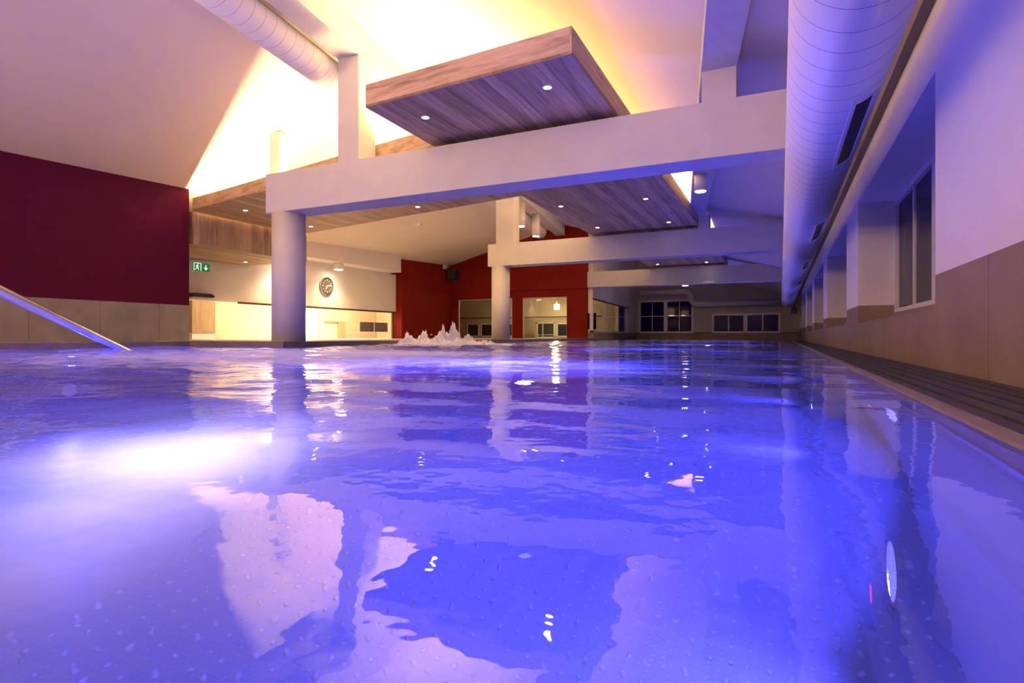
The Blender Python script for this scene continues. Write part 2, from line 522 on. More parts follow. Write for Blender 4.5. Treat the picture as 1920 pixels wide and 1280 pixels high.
def lamp(name, kind, loc, energy, color, parent, rot=(0, 0, 0), size=None, size_y=None, spot=None, blend=0.5, spread=None, shape=None, radius=None):
    l = bpy.data.lights.new(name, kind)
    l.energy = energy; l.color = color
    if kind == 'AREA':
        l.shape = shape or ('RECTANGLE' if size_y else 'DISK')
        l.size = size
        if size_y: l.size_y = size_y
        if spread: l.spread = spread
    if kind == 'SPOT':
        l.spot_size = spot; l.spot_blend = blend
    if radius is not None and kind in ('SPOT', 'POINT'):
        l.shadow_soft_size = radius
    o = bpy.data.objects.new(name, l)
    COL.objects.link(o)
    o.location = loc; o.rotation_euler = rot
    if parent is not None:
        o.parent = parent
        o.matrix_parent_inverse = world_of(parent).inverted()
    return o

# ------------------------------------------------------------------ roof geometry: gable turned slightly against the pool
SI, CO = 0.153, 0.988          # sine, cosine of the roof's turn
N0 = -5.0                      # ridge offset
def nn(x, y): return CO * x + SI * y
def ceil_z(x, y): return 5.13 - 0.27 * abs(nn(x, y) - N0)
def at_n(n, y): return (n - SI * y) / CO

Y0, Y4 = -4.0, 32.6
XW = 0.85
# ceiling: two slopes
b = B()
def slope(xe0, xe1, th=0.15):
    r0 = (at_n(N0, Y0 - .3), Y0 - .3); r1 = (at_n(N0, Y4 + .3), Y4 + .3)
    e0 = (xe0, Y0 - .3); e1 = (xe1, Y4 + .3)
    q = [r0, r1, e1, e0]
    lo = [b.verts.new((x, y, ceil_z(x, y) if i > 1 else 5.13)) for i, (x, y) in enumerate(q)]
    hi = [b.verts.new((x, y, (ceil_z(x, y) if i > 1 else 5.13) + th)) for i, (x, y) in enumerate(q)]
    b.faces.new(lo); b.faces.new(hi[::-1])
    for i in range(4):
        b.faces.new([lo[i], hi[i], hi[(i + 1) % 4], lo[(i + 1) % 4]])
slope(1.5, 1.5); slope(-20.5, -20.5)
bmesh.ops.recalc_face_normals(b, faces=b.faces)
struct('ceiling', b, M['ceiling'])

# ------------------------------------------------------------------ right wall with window niches
NICHES = [(4.25, 8.1), (9.44, 13.25), (14.4, 18.15), (19.35, 23.1), (24.3, 28.0), (29.1, 32.2)]
ZN0, ZN1, ZT = 0.354, 1.80, 0.56    # niche sill, niche head, top of the tiled band
b = B(); t = B()
box(b, XW, 1.35, Y0, Y4 + .3, ZN1, 4.2)                # wall above niches
prev = Y0
for a, c in NICHES + [(Y4 + .3, 0)]:
    box(b, XW, 1.35, prev, a, ZT, ZN1)
    box(t, XW, 1.35, prev, a, ZN0, ZT)
    prev = c
box(t, XW, 1.35, Y0, Y4 + .3, -0.02, ZN0)
struct('wall_right', b, M['plaster'])
struct('baseboard_right', t, M['tile_r'])
XG = 1.25
for k, (a, c) in enumerate(NICHES):
    w = thing('window_%d' % (k + 1), (XG, (a + c) / 2, ZN0), None, None, kind='structure')
    fb = B(); z0, z1 = ZN0 + 0.1, ZN1
    f = 0.06
    box(fb, XG - .03, XG + .05, a, c, z0, z0 + f); box(fb, XG - .03, XG + .05, a, c, z1 - f, z1)
    box(fb, XG - .03, XG + .05, a, a + f, z0 + f, z1 - f); box(fb, XG - .03, XG + .05, c - f, c, z0 + f, z1 - f)
    mid = (a + c) / 2
    box(fb, XG - .03, XG + .05, mid - .06, mid + .06, z0 + f, z1 - f)
    obj('window_frame', fb, M['frame'], w)
    mb = B()
    for q in ((a + mid) / 2, (mid + c) / 2 - 0.02):
        box(mb, XG - .015, XG + .03, q - .015, q + .015, z0 + f, z1 - f)
    obj('glazing_bar', mb, M['frame'], w)
    obj('window_sill', box(B(), XG - .10, XG + .08, a, c, ZN0, z0), M['tile_r'], w)
    obj('window_pane', box(B(), XG + .008, XG + .014, a + f, c - f, z0 + f, z1 - f), M['glass_dark'], w)
    # pleated curtain hanging behind the glass
    cb = B()
    npl = 160
    vs = []
    for i in range(npl + 1):
        y = a + f + (c - a - 2 * f) * i / npl
        x = XG + 0.11 + 0.03 * math.sin(i * 0.9) + 0.012 * math.sin(i * 2.3)
        vs.append((cb.verts.new((x, y, z0)), cb.verts.new((x, y, z1))))
    for p, q in zip(vs, vs[1:]):
        fc = cb.faces.new([p[0], q[0], q[1], p[1]]); fc.smooth = True
    cu = obj('curtain', cb, M['fabric_navy'], w)
    md = cu.modifiers.new('cloth', 'SOLIDIFY'); md.thickness = 0.004
b = B(); box(b, 1.46, 1.5, Y0, Y4, 0, 2.4); struct('wall_outer', b, M['black'])

# long batten high on the right wall, behind the duct
b = box(B(), XW - 0.07, XW, Y0, Y4, 2.22, 2.62)
struct('trim_1', b, M['curb'])

# ------------------------------------------------------------------ deck, grating, pool
XE = 0.365
struct('floor_right', box(B(), XE + 0.055, XW, Y0, Y4, -0.16, -0.055), M['deck'])
g = thing('overflow_curb', (XE, 0, 0), 'long beige stone curb along the right edge of the pool', 'pool curb')
g = tag(obj('stone_curb', box(B(), XE, XE + 0.055, Y0, 31.9, -0.06, 0.004), M['curb'], None, 0.006),
        'beige stone curb lining the right pool edge beside the dark grating', 'curb')
for o in [o for o in bpy.data.objects if o.name == 'overflow_curb']:
    bpy.data.objects.remove(o)
gr = thing('overflow_grating', (0.63, 14, -0.05), 'dark ribbed overflow grating along the foot of the right wall', 'grating')
gb = B()
nr = 6
for i in range(nr):
    x = XE + 0.065 + i * (XW - XE - 0.065) / nr
    prism(gb, [(x, -0.052), (x + 0.058, -0.052), (x + 0.054, -0.008), (x + 0.004, -0.008)], Y0, 32.0)
obj('ribs', gb, M['grate'], gr)
obj('base_tray', box(B(), XE + 0.056, XW - 0.001, Y0, 32.0, -0.0545, -0.045), M['black'], gr)

# pool tank
ZF = -1.25
XL1, XL2, YST = -9.7, -7.4, 6.95
pb = B()
v = [pb.verts.new(p) for p in ((XL1, -3, ZF), (XE, -3, ZF), (XE, 32.2, ZF), (XL2, 32.2, ZF), (XL2, YST, ZF), (XL1, YST, ZF))]
pb.faces.new(v)
pool = thing('swimming_pool', (-4, 12, ZF), 'long indoor swimming pool basin of steel lit blue from below', 'swimming pool')
o = obj('pool_floor', pb, M['studs'], pool); o['label'] = 'studded steel pool floor'
md = o.modifiers.new('thickness', 'SOLIDIFY'); md.thickness = 0.04; md.offset = -1
wb = B()
box(wb, XE, XE + 0.05, -3, 32.2, ZF, -0.062)
box(wb, XL1, XE, -3.05, -3, ZF, 0.02)
box(wb, XL2, XE, 32.2, 32.25, ZF, -0.02)
box(wb, XL1 - .05, XL1, -3, YST, ZF, -0.005)
box(wb, XL1, XL2, YST, YST + .05, ZF, -0.005)
box(wb, XL2 - .05, XL2, YST, 32.2, ZF, -0.005)
obj('pool_wall', wb, M['poolwall'], pool)
sb = B()
box(sb, XE - 0.012, XE, -3, 32.2, -0.23, -0.19)
o = obj('wall_ledge', sb, M['chrome'], pool); o['label'] = 'narrow bright steel ledge below the waterline'

# raised rim around the left side
rb = B()
rim = [(XL1 - .7, -3.5), (XL1 - .7, YST + .6), (XL2 - .65, YST + .6), (XL2 - .65, 23.97), (XL2 - .03, 23.97), (XL2 - .03, 32.2), (XL2, 32.2), (XL2, YST), (XL1, YST), (XL1, -3.5)]
prism(rb, rim, -0.02, 0.10, 'xy')
tag(obj('pool_rim', rb, M['rim'], None, 0.01), 'raised dark stone rim along the left side of the pool', 'pool rim')
db = B()
prism(db, [(-14.9, Y0), (-14.9, 24.2), (-18.4, 24.2), (-18.4, 28.6), (-7.68, 28.6), (-7.68, 24.0), (XL2 - .65, 23.97), (XL2 - .65, YST + .6), (XL1 - .7, YST + .6), (XL1 - .7, Y0)], -0.1, 0.085, 'xy')
struct('floor_left', db, M['deck'])
struct('floor_end', box(B(), XL2, XW, 32.25, Y4, -0.1, -0.01), M['deck'])

# water surface
def wave(x, y):
    lively = min(1.0, max(0.0, (-x - 0.3) / 5.0))
    d = math.hypot(x + 6.9, y - 10.4)
    near = math.exp(-(d / 3.5) ** 2)
    a = 0.008 + 0.016 * lively
    h = a * noise.noise(Vector((x * 0.9, y * 1.7, 0.0))) * 1.3
    h += a * 0.6 * noise.noise(Vector((x * 2.1, y * 4.2, 4.0)))
    h += (0.0010 + 0.009 * lively * lively) * noise.noise(Vector((x * 5.5, y * 7.0, 9.0)))
    h += near * 0.05 * noise.noise(Vector((x * 3, y * 3, 2.0)))
    h += 0.0016 * (0.4 + lively) * noise.noise(Vector((x * 6.0, y * 9.0, 6.0)))
    # swell rising against the right-hand curb
    return h
xs = np.concatenate([np.arange(XL1 + 0.001, -2.6, 0.07), np.arange(-2.6, XE - 0.001, 0.035)]); xs = np.append(xs, XE - 0.0005)
ys = np.concatenate([np.arange(-2.9, 0, 0.06), np.arange(0, 4, 0.035), np.arange(4, 14, 0.06), np.arange(14, 32.2, 0.12)])
verts = []; foam = []; haze = []; smear_vals = []
idx = {}
for j, y in enumerate(ys):
    for i, x in enumerate(xs):
        if x < XL2 + .0 and y > YST - 0.0:
            continue
        idx[(i, j)] = len(verts)
        edge = min(1.0, (XE - x) / 0.5)
        verts.append((float(x), float(y), wave(x, y) * (0.35 + 0.65 * edge)))
        dj = math.hypot((x + 6.7) / 1.6, (y - 10.2) / 1.5)
        band = math.exp(-((x + 4.4) / 3.0) ** 2 - ((y - 4.4) / 2.6) ** 2)
        ux, uy = x + 0.80, y - 0.54; sa = -ux * 0.68 + uy * 0.733; sb_ = ux * 0.733 + uy * 0.68
        light_smear = math.exp(-(sa / 0.36) ** 2 - (sb_ / (0.15 + 0.10 * max(-0.6, min(sa, .6)))) ** 2)  # outline of the light smear painted on the water
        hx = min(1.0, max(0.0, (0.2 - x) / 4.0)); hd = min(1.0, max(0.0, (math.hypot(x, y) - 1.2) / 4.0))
        smear_vals.append(light_smear)
        haze.append(0.8 * light_smear + 0.04 + 0.62 * hx * (0.3 + 0.7 * hd) + 0.28 * hd)
        foam.append(max(0.95 * math.exp(-dj * dj), 0.85 * band, 0.38 * math.exp(-((x + 4.5) / 3.5) ** 2 - ((y - 11) / 4.5) ** 2)))
faces = []
for j in range(len(ys) - 1):
    for i in range(len(xs) - 1):
        k = [(i, j), (i + 1, j), (i + 1, j + 1), (i, j + 1)]
        if all(q in idx for q in k):
            faces.append([idx[q] for q in k])
me = bpy.data.meshes.new('pool_water')
me.from_pydata(verts, [], faces)
me.polygons.foreach_set('use_smooth', [True] * len(me.polygons))
at = me.attributes.new('foam', 'FLOAT', 'POINT'); at.data.foreach_set('value', foam)
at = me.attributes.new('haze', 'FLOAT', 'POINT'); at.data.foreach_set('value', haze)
at = me.attributes.new('light_smear', 'FLOAT', 'POINT'); at.data.foreach_set('value', smear_vals)
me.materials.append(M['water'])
wo = bpy.data.objects.new('pool_water', me); COL.objects.link(wo)
tag(wo, 'rippling blue violet water filling the pool', 'water', kind='stuff')

# bubbling jet: ragged white peaks
sb = B()
n = 110
peaks = [(-7.22, 10.2, .20, .12), (-6.95, 10.35, .24, .10), (-6.62, 10.5, .22, .09), (-6.30, 10.5, .36, .11), (-6.17, 10.45, .30, .07),
         (-6.45, 10.35, .26, .16), (-5.92, 10.5, .17, .14), (-5.6, 10.6, .09, .22), (-6.75, 10.3, .10, .45), (-6.0, 10.4, .10, .4), (-5.1, 10.6, .04, .4)]
def hh(x, y):
    h = 0
    for px, py, a, s in peaks:
        d = math.hypot((x - px) / s, (y - py) / (s * 1.3))
        h = max(h, 1.22 * a * math.exp(-(d * 0.85) ** 1.35))
    if h > 0.012:
        h *= 1 + 0.75 * noise.noise(Vector((x * 16, y * 16, 3))) + 0.5 * noise.noise(Vector((x * 34, y * 34, 7)))
    return h
G = [[None] * (n + 1) for _ in range(n + 1)]
for i in range(n + 1):
    for j in range(n + 1):
        x = -7.38 + 2.9 * i / n; y = 9.7 + 1.5 * j / n
        G[i][j] = sb.verts.new((x, y, hh(x, y) - 0.02))
for i in range(n):
    for j in range(n):
        q = [G[i][j], G[i + 1][j], G[i + 1][j + 1], G[i][j + 1]]
        if max(v.co.z for v in q) > 0.008:
            f = sb.faces.new(q); f.smooth = True
for vv in [v for v in sb.verts if not v.link_faces]:
    sb.verts.remove(vv)
for k in range(60):
    px, py, a, s = random.choice(peaks[:7])
    c = Vector((px + random.gauss(0, s), py + random.gauss(0, s * .8), a * random.uniform(.6, 1.15)))
    bmesh.ops.create_icosphere(sb, subdivisions=1, radius=random.uniform(.004, .011), matrix=Matrix.Translation(c))
tag(obj('water_splash', sb, M['foam']), 'white foaming water splash bubbling up near the left rim', 'splash', kind='stuff')

# underwater lamps for the blue glow; all but the nearest right-wall one are added
def uw_lamp(loc, axis, label, pw=1.0, spread=180):
    t = thing('underwater_lamp', loc, label, 'lamp', 'blue lamps under the water')
    ro = 0.13 if axis[2] == 0 else 0.07
    ax = Vector(axis)
    r_ = obj('trim_ring', ring(B(), Vector(loc), axis, ro, ro - .03, 0.02), M['chrome'], t)
    obj('lens', disc(B(), Vector(loc), axis, ro - .03, 0.012), M['lens_blue'], t)
    q = (ax - Vector((0, 0, 0.5 if axis[2] == 0 else 0))).to_track_quat('-Z', 'Y').to_euler()
    lamp('lamp_light', 'AREA', Vector(loc) + ax * 0.03, P_BLUE * pw, BLUE, t, q, size=2 * (ro - .03), spread=math.radians(spread))
    return t
for y in (0.9, 3.4, 8.4, 13.6, 19.0, 25.0):
    uw_lamp((-1.5 if y > 1 else -2.3, y if y > 1 else -0.7, ZF), (0, 0, 1), 'added small round blue lamp in the pool floor, ' + {0.9: 'nearest the camera', 3.4: 'second of the row', 8.4: 'under the near beam', 13.6: 'between the first two beams', 19.0: 'beyond the second beam', 25.0: 'farthest of the row'}[y], {0.9: .9, 3.4: .95}.get(y, .36), 115)
for y in (2.35, 8.0, 14.0, 20.0):
    uw_lamp((XE, y, -0.62), (-1, 0, 0), 'steel ringed lamp on the right pool wall, ' + {2.35: 'big bright disc nearest the camera', 8.0: 'added, second along the wall', 14.0: 'added, third along the wall', 20.0: 'added, farthest along the wall'}[y], 1.0, 130)
for y in (1.0, 5.0):
    uw_lamp((XL1, y, -0.62), (1, 0, 0), 'added steel ringed lamp on the left pool wall, ' + ('nearer the camera' if y < 2 else 'farther beside the handrail'), 1.3, 130)
jl = thing('smear_lamp', (-1.0, 0.75, ZF), 'added pale lamp in the pool floor under the painted smear of light at lower left', 'lamp')  # lamp added below the painted smear to whiten it
obj('trim_ring', ring(B(), (-1.0, 0.75, ZF), (0, 0, 1), 0.12, 0.09, 0.02), M['chrome'], jl)
obj('lens', disc(B(), (-1.0, 0.75, ZF), (0, 0, 1), 0.09, 0.012), M['lens_blue'], jl)
lamp('lamp_light', 'AREA', (-1.0, 0.75, ZF + .03), 7, (0.55, 0.50, 1.0), jl, (PI, 0, 0), size=0.18, spread=math.radians(75))
bt = thing('red_glint_button', (XE, 2.85, -0.9), 'made-up steel button with glowing red disc standing in for a red reflection at the right pool wall', 'button')  # made-up button; its red glow stands in for a reflection
obj('glint_ring', ring(B(), (XE, 2.85, -0.9), (-1, 0, 0), 0.06, 0.04, 0.02), M['chrome'], bt)
obj('glint', disc(B(), (XE, 2.85, -0.9), (-1, 0, 0), 0.04, 0.015), M['red_glint'], bt)['label'] = 'reflection painted as a glowing red indicator'

# handrail running down into the water at the left
hb = B()
p0, p1 = Vector((-5.05, 1.8, 0.70)), Vector((-7.85, 4.75, -0.02))
d = (p1 - p0)
tube(hb, [(-4.18, .88, -0.12), (-4.18, .88, .66), (-4.20, .90, .76), (-4.27, .97, .85), (-4.38, 1.09, .87), p0 - d * 0.2, p0, p1, p1 + d * 0.12], 0.044, 20)
tag(obj('handrail', hb, M['chrome']), 'polished steel handrail slanting down into the pool at the left', 'handrail')

# ------------------------------------------------------------------ left wine-red wall
XP = -12.3
struct('wall_left', box(B(), XP - .35, XP, Y0, 8.8, 0.895, 4.2), M['wine'])
struct('baseboard_left', box(B(), XP - .35, XP + .005, Y0, 8.8, 0.08, 0.895), M['tile_l'])
struct('wall_rear', box(B(), -20.4, 1.5, Y0 - .3, Y0, -0.1, 5.3), M['plaster'])

# ------------------------------------------------------------------ columns, beams, posts
def column(y, label):
    t = tag(obj('round_column', tube(B(), [(-7.8, y, 0.09), (-7.8, y, 2.315)], 0.28, 48), M['concrete']), label, 'column')
    return t
column(7.45, 'thick round white column nearest the camera under the first beam')
column(15.85, 'slender looking round white column under the second beam before the red wall')
def beam(y, x0, x1, label):
    return tag(obj('concrete_beam', box(B(), x0, x1, y, y + .5, 2.315, 2.99), M['concrete'], None, 0.008), label, 'beam')
beam(7.2, -8.08, XW, 'large white concrete beam crossing the pool nearest the camera')
beam(15.6, -8.12, XW, 'second white concrete beam across the pool resting on the farther column')
beam(24.1, -7.73, XW, 'farthest white concrete beam starting at the end of the red wall')
def post(x0, x1, y, z1, label, z0=2.985, dy=.42):
    return tag(obj('concrete_post', box(B(), x0, x1, y, y + dy, z0, z1), M['concrete'], None, 0.006), label, 'post')
post(-6.47, -6.05, 7.2, 4.66, 'tall square post on the near beam holding the roof ridge')
post(-7.84, -7.25, 15.6, 4.66, 'square post on the second beam reaching up to the roof ridge')
post(-0.86, -0.47, 7.2, 3.36, 'short square post on the near beam beside the large duct')
post(-1.955, -1.68, 15.6, 3.36, 'short square post on the second beam right of the timber panel')
post(-9.47, -9.19, 8.54, 4.34, 'slim square post behind the near beam rising from the timber canopy', 3.12, .2)

def purlin(n, w, z0, zt, ya, yb, name, label):
    bb = B()
    pts = [(at_n(n - w / 2, ya), ya), (at_n(n + w / 2, ya), ya), (at_n(n + w / 2, yb), yb), (at_n(n - w / 2, yb), yb)]
    prism(bb, pts, z0, zt, 'xy')
    return tag(obj(name, bb, M['concrete'], None, 0.006), label, 'roof beam')
purlin(nn(-6.26, 7.2), .42, 4.655, 5.10, Y0, 23.98, 'ridge_beam', 'long beige beam under the roof ridge running away over the posts')
purlin(nn(-0.665, 7.2), .40, 3.355, 3.60, Y0, Y4, 'roof_purlin', 'long roof beam over the right side of the pool beside the large duct')

# ------------------------------------------------------------------ suspended timber canopy
ZC0, ZC1 = 3.085, 3.37
XA0, XA1 = -4.80, -1.98
cross_f = lambda x: 7.55 - 0.19 * (x + 5.3)         # front edge of the cross arm
cross_b = lambda x: 10.85 - 0.19 * (x + 5.0)
outline = [(-4.76, 5.80), (-1.94, 5.59), (XA1, 25.4), (-5.0, 25.4), (-4.85, cross_b(-4.85)), (-12.29, cross_b(-12.29)), (-12.29, cross_f(-12.29)), (XA0, cross_f(XA0))]
cp = thing('timber_canopy', (-3.4, 12, ZC0), 'suspended oak canopy of flat panels with downlights, hung over the beams', 'ceiling panel')
ub = B()
prism(ub, outline, ZC0, ZC0 + .03, 'xy')
o = obj('underside_board', ub, M['oak_y'], cp)
nO = len(outline)
cx = Vector((0, 0))
def fascia(k, m, nm='fascia_board'):
    a = Vector(outline[k]); c = Vector(outline[(k + 1) % nO])
    d = (c - a).normalized(); nrm = Vector((-d.y, d.x))      # outline is clockwise/ccw checked below
    if AREA < 0: nrm = -nrm
    th = 0.022
    q = [a, c, c + nrm * th, a + nrm * th]
    fb = B(); prism(fb, [tuple(p) for p in q], ZC0 - 0.002, ZC1, 'xy')
    return obj(nm, fb, m, cp)
AREA = sum(outline[i][0] * outline[(i + 1) % nO][1] - outline[(i + 1) % nO][0] * outline[i][1] for i in range(nO))
for k in range(nO):
    a = Vector(outline[k]); c = Vector(outline[(k + 1) % nO])
    if k == 5: continue
    fascia(k, M['oak_x'] if abs(c.x - a.x) > abs(c.y - a.y) else M['oak_fy'])
# warm LED strips lying in the trough behind the fascias
def strip(a, c, where, per_m=P_STRIP, z=ZC0 + 0.06):
    a = Vector((*a, z)); c = Vector((*c, z)); d = c - a; ln = d.length
    mid = (a + c) / 2
    u = d.normalized(); w = Vector((-u.y, u.x, 0))
    sb_ = B()
    q = [a - w * .02, c - w * .02, c + w * .02, a + w * .02]
    prism(sb_, [(p.x, p.y) for p in q], z - .025, z - .012, 'xy')
    t_ = thing('led_strip', tuple(mid), 'warm led strip in the canopy trough along ' + where, 'light strip', 'led strips on the canopy')
    obj('strip_tape', sb_, M['led'], t_)
    ang = math.atan2(d.y, d.x)
    lamp('strip_light', 'AREA', mid, per_m * ln, WARM, t_, (PI, 0, ang), size=ln, size_y=0.04)
g_ = 0.24
strip((-12.1, cross_f(-12.1) + g_), (-5.0, cross_f(-5.0) + g_), 'the front edge of the side arm')
strip((-12.1, cross_b(-12.1) - g_), (-5.2, cross_b(-5.2) - g_), 'the rear edge of the side arm', P_STRIP * .6)
strip((XA0 + g_, 6.1), (XA0 + g_, 14.9), 'the left edge nearest the camera', P_STRIP * .8)
strip((XA1 - g_, 11.6), (XA1 - g_, 15.4), 'the right edge before the second beam', P_STRIP * .9)
strip((XA1 - g_, 16.4), (XA1 - g_, 23.8), 'the far right edge behind the second beam', P_STRIP * .5)
strip((XA0 + g_ - .1, 16.4), (XA0 + g_ - .1, 23.8), 'the far left edge behind the second beam', P_STRIP * .5)

# boarded bulkhead under the left end of the canopy
bk = thing('timber_bulkhead', (-13.6, 10.7, 2.34), 'oak boarded box below the canopy at the left wall with one downlight', 'bulkhead')
obj('side_boards', box(B(), -12.42, -12.39, 8.98, 12.5, 2.34, ZC0 - .003), M['oak_z'], bk)
obj('front_boards', box(B(), -14.78, -12.42, 8.95, 8.98, 2.34, ZC0 - .003), M['oak_cab'], bk)
obj('rear_boards', box(B(), -14.78, -12.42, 12.47, 12.5, 2.34, ZC0 - .003), M['oak_cab'], bk)
obj('bottom_board', box(B(), -14.78, -12.42, 8.98, 12.47, 2.34, 2.37), M['oak_y'], bk)

# recessed downlights
def make_downlight(loc, label, group):
    t = thing('downlight', loc, label, 'downlight', group)
    x, y, z = loc
    obj('trim_ring', ring(B(), (x, y, z), (0, 0, -1), 0.060, 0.045, 0.006), M['whitemetal'], t)
    obj('lens', disc(B(), (x, y, z - 0.001), (0, 0, -1), 0.045, 0.003), M['lens_warm'], t)
    lamp('downlight_spot', 'SPOT', (x, y, z - 0.012), P_DOWN, WARM2, t, (0, 0, 0), spot=math.radians(82), blend=0.9, radius=0.04)
    return t
GD = 'round downlights in the timber canopy'
first = make_downlight((-4.26, 6.40, ZC0), 'small round downlight in the nearest canopy panel, left of the pair', GD)
DL = [(-2.46, 6.23, 'small round downlight in the nearest canopy panel, right of the pair'),
      (-4.44, 12.06, 'downlight in the panel between the beams, near left of its four'),
      (-2.58, 12.16, 'downlight in the panel between the beams, near right of its four'),
      (-4.43, 14.83, 'downlight in the panel between the beams, far left of its four'),
      (-2.58, 14.91, 'downlight in the panel between the beams, far right of its four'),
      (-4.49, 23.44, 'left downlight in the farthest canopy panel above the last beam'),
      (-2.63, 23.58, 'right downlight in the farthest canopy panel above the last beam'),
      (-11.17, 9.38, 'downlight left of the near column above the boarded box'),
      (-11.23, 11.48, 'downlight in the canopy just right of the near column'),
      (-7.36, 10.75, 'downlight near the edge of the canopy below the middle of the near beam')]
for x, y, lb in DL:
    c = copy_tree(first)
    c.location = (x, y, ZC0); c['label'] = lb
c = copy_tree(first); c.location = (-14.05, 11.8, 2.34); c['label'] = 'downlight in the underside of the boarded box by the exit sign'
c['group'] = 'downlight in the boarded box'

# surface-mounted cylinder lamps
def make_cylinder_lamp(loc, r, h, label, power=30):
    x, y, z = loc
    t = thing('cylinder_lamp', loc, label, 'ceiling lamp', 'white cylinder lamps')
    obj('housing', tube(B(), [(x, y, z), (x, y, z - h)], r, 28), M['whitemetal'], t)
    obj('lens', disc(B(), (x, y, z - h - .001), (0, 0, -1), r * .82, .006), M['lens_warm'], t)
    lamp('cylinder_spot', 'SPOT', (x, y, z - h - 0.02), power, WARM2, t, (0, 0, 0), spot=math.radians(130), blend=0.9, radius=r * .7)
    return t
make_cylinder_lamp((-14.3, 15.95, 2.82), .17, .26, 'white cylinder lamp under the left ceiling box beside the clock', 260)
make_cylinder_lamp((-14.3, 13.6, 2.82), .17, .26, 'added white cylinder lamp hidden behind the near column', 260)  # added out of view to even out the clock wall's light
make_cylinder_lamp((-7.86, 17.5, 4.655), .14, .80, 'white cylinder lamp hanging from the ridge beam behind the second post', 200)
make_cylinder_lamp((-1.43, 11.8, 3.355), .12, .32, 'white cylinder lamp under the right roof beam between the two beams', 30)
make_cylinder_lamp((-3.79, 26.0, 2.62), .14, .22, 'white cylinder lamp below the farthest beam before the end windows', 1000)
make_cylinder_lamp((-7.05, 12.3, 4.655), .14, .80, 'added white cylinder lamp under the ridge beam between the first two beams', 320)  # added to light the left part of the second beam
make_cylinder_lamp((-8.15, 19.5, 4.655), .14, .80, 'added white cylinder lamp under the ridge beam close to the red end wall', 320)  # added to light the farthest beam and the red wall

# long warm fill lamps added behind the camera to brighten hall and ceiling
for k, (x, lb) in enumerate(((-11.0, 'added long warm fill lamp on the rear wall, leftmost of three'), (-8.2, 'added long warm fill lamp on the rear wall, middle of three'), (-3.8, 'added long warm fill lamp on the rear wall, rightmost of three'))):
    t_ = thing('rear_fill_lamp', (x, Y0, 2.6), lb, 'wall lamp', 'added fill lamps on the rear wall')
    obj('housing', box(B(), x - 1.0, x + 1.0, Y0, Y0 + .08, 2.48, 2.72), M['whitemetal'], t_, .01)
    obj('diffuser', box(B(), x - .97, x + .97, Y0 + .08, Y0 + .09, 2.51, 2.69), M['lens_soft'], t_)
    lamp('rear_fill_light', 'AREA', (x, Y0 + .12, 2.6), P_REAR, WARM2, t_, (math.radians(160), 0, 0), size=1.9, size_y=.2)

# ------------------------------------------------------------------ ventilation ducts
YD = 31.2
du = thing('ventilation_duct', (0.316, 0, 1.86), 'very large round white spiral duct running along the right wall', 'duct')
bb = tube(B(), [(0.316, Y0, 1.86), (0.316, YD - .15, 1.86), (0.316, YD, 1.86)], [.28, .28, .26], 64)
# object coordinates are needed around the duct's own axis
me_off = Matrix.Translation((-0.316, 0, -1.86)); bmesh.ops.transform(bb, matrix=me_off, verts=bb.verts)
o = obj('duct_tube', bb, M['duct']); o.location = (0, 0, 0); o.parent = du
for y in (3.95, 8.1, 12.2, 16.3):
    gb = B(); sl = B()
    for (bm_, a0, a1, ra, rb_, ya, yb) in ((gb, -76, -44, .278, .294, y, y + 1.5),):
        def arc(a, r): return (0.316 + r * math.cos(math.radians(a)), 1.86 + r * math.sin(math.radians(a)))
        for s0, s1, yy0, yy1 in ((a0, a0 + 5, ya, yb), (a1 - 5, a1, ya, yb), (a0 + 5, a1 - 5, ya, ya + .06), (a0 + 5, a1 - 5, yb - .06, yb)):
            pts = [arc(s0 + (s1 - s0) * i / 4, ra) for i in range(5)] + [arc(s1 - (s1 - s0) * i / 4, rb_) for i in range(5)]
            prism(gb, pts, yy0, yy1)
        pts = [arc(a0 + 5 + (a1 - a0 - 10) * i / 6, .279) for i in range(7)] + [arc(a1 - 5 - (a1 - a0 - 10) * i / 6, .285) for i in range(7)]
        prism(sl, pts, ya + .06, yb - .06)
    g_o = obj('air_grille', gb, M['whitemetal'], du)
    obj('slot', sl, M['black'], g_o)
# left duct under the ridge, cut off before the red wall
ang = math.asin(SI)
dn, dz, dr = nn(-6.26, 7.2) - 0.50, 4.33 + .19, 0.25
yb_ = 22.3
dl_ = thing('ventilation_duct', (at_n(dn, 0), 0, dz), 'round white spiral duct hanging beside the ridge beam at the upper left', 'duct')
dl_.rotation_euler = (0, 0, ang)
L0, L1 = Y0 / CO, yb_ / CO
bb = tube(B(), [(0, L0, 0), (0, L1 - .05, 0), (0, L1, 0)], [dr, dr, dr * .93], 56)
o = obj('duct_tube', bb, M['duct']); o.parent = dl_
# thin pipe on the end wall stepping down to the right
pp = B()
pts = [(-7.2, 2.60), (-4.75, 2.60)]
for k in range(1, 6):
    a = PI / 2 * k / 5; pts.append((-4.75 + .35 * math.sin(a), 2.25 + .35 * math.cos(a)))
for k in range(1, 6):
    a = PI / 2 * k / 5; pts.append((-4.05 - .35 * math.cos(a) + .0, 2.25 - .35 * math.sin(a)))
pts.append((0.6, 1.90))
tube(pp, [(x, 32.25, z) for x, z in pts], .15, 20)
tag(obj('wall_pipe', pp, M['frame']), 'thick pale pipe on the end wall stepping down above the windows', 'pipe')
sp = thing('small_speaker', (0.62, 30.9, 1.45), 'small black box hanging below the far end of the large duct', 'speaker')
obj('housing', box(B(), .45, .72, 30.8, 31.05, 1.27, 1.56), M['black'], sp, .01)
obj('bracket', box(B(), .56, .60, 31.0, 31.04, 1.55, 1.70), M['black'], sp)

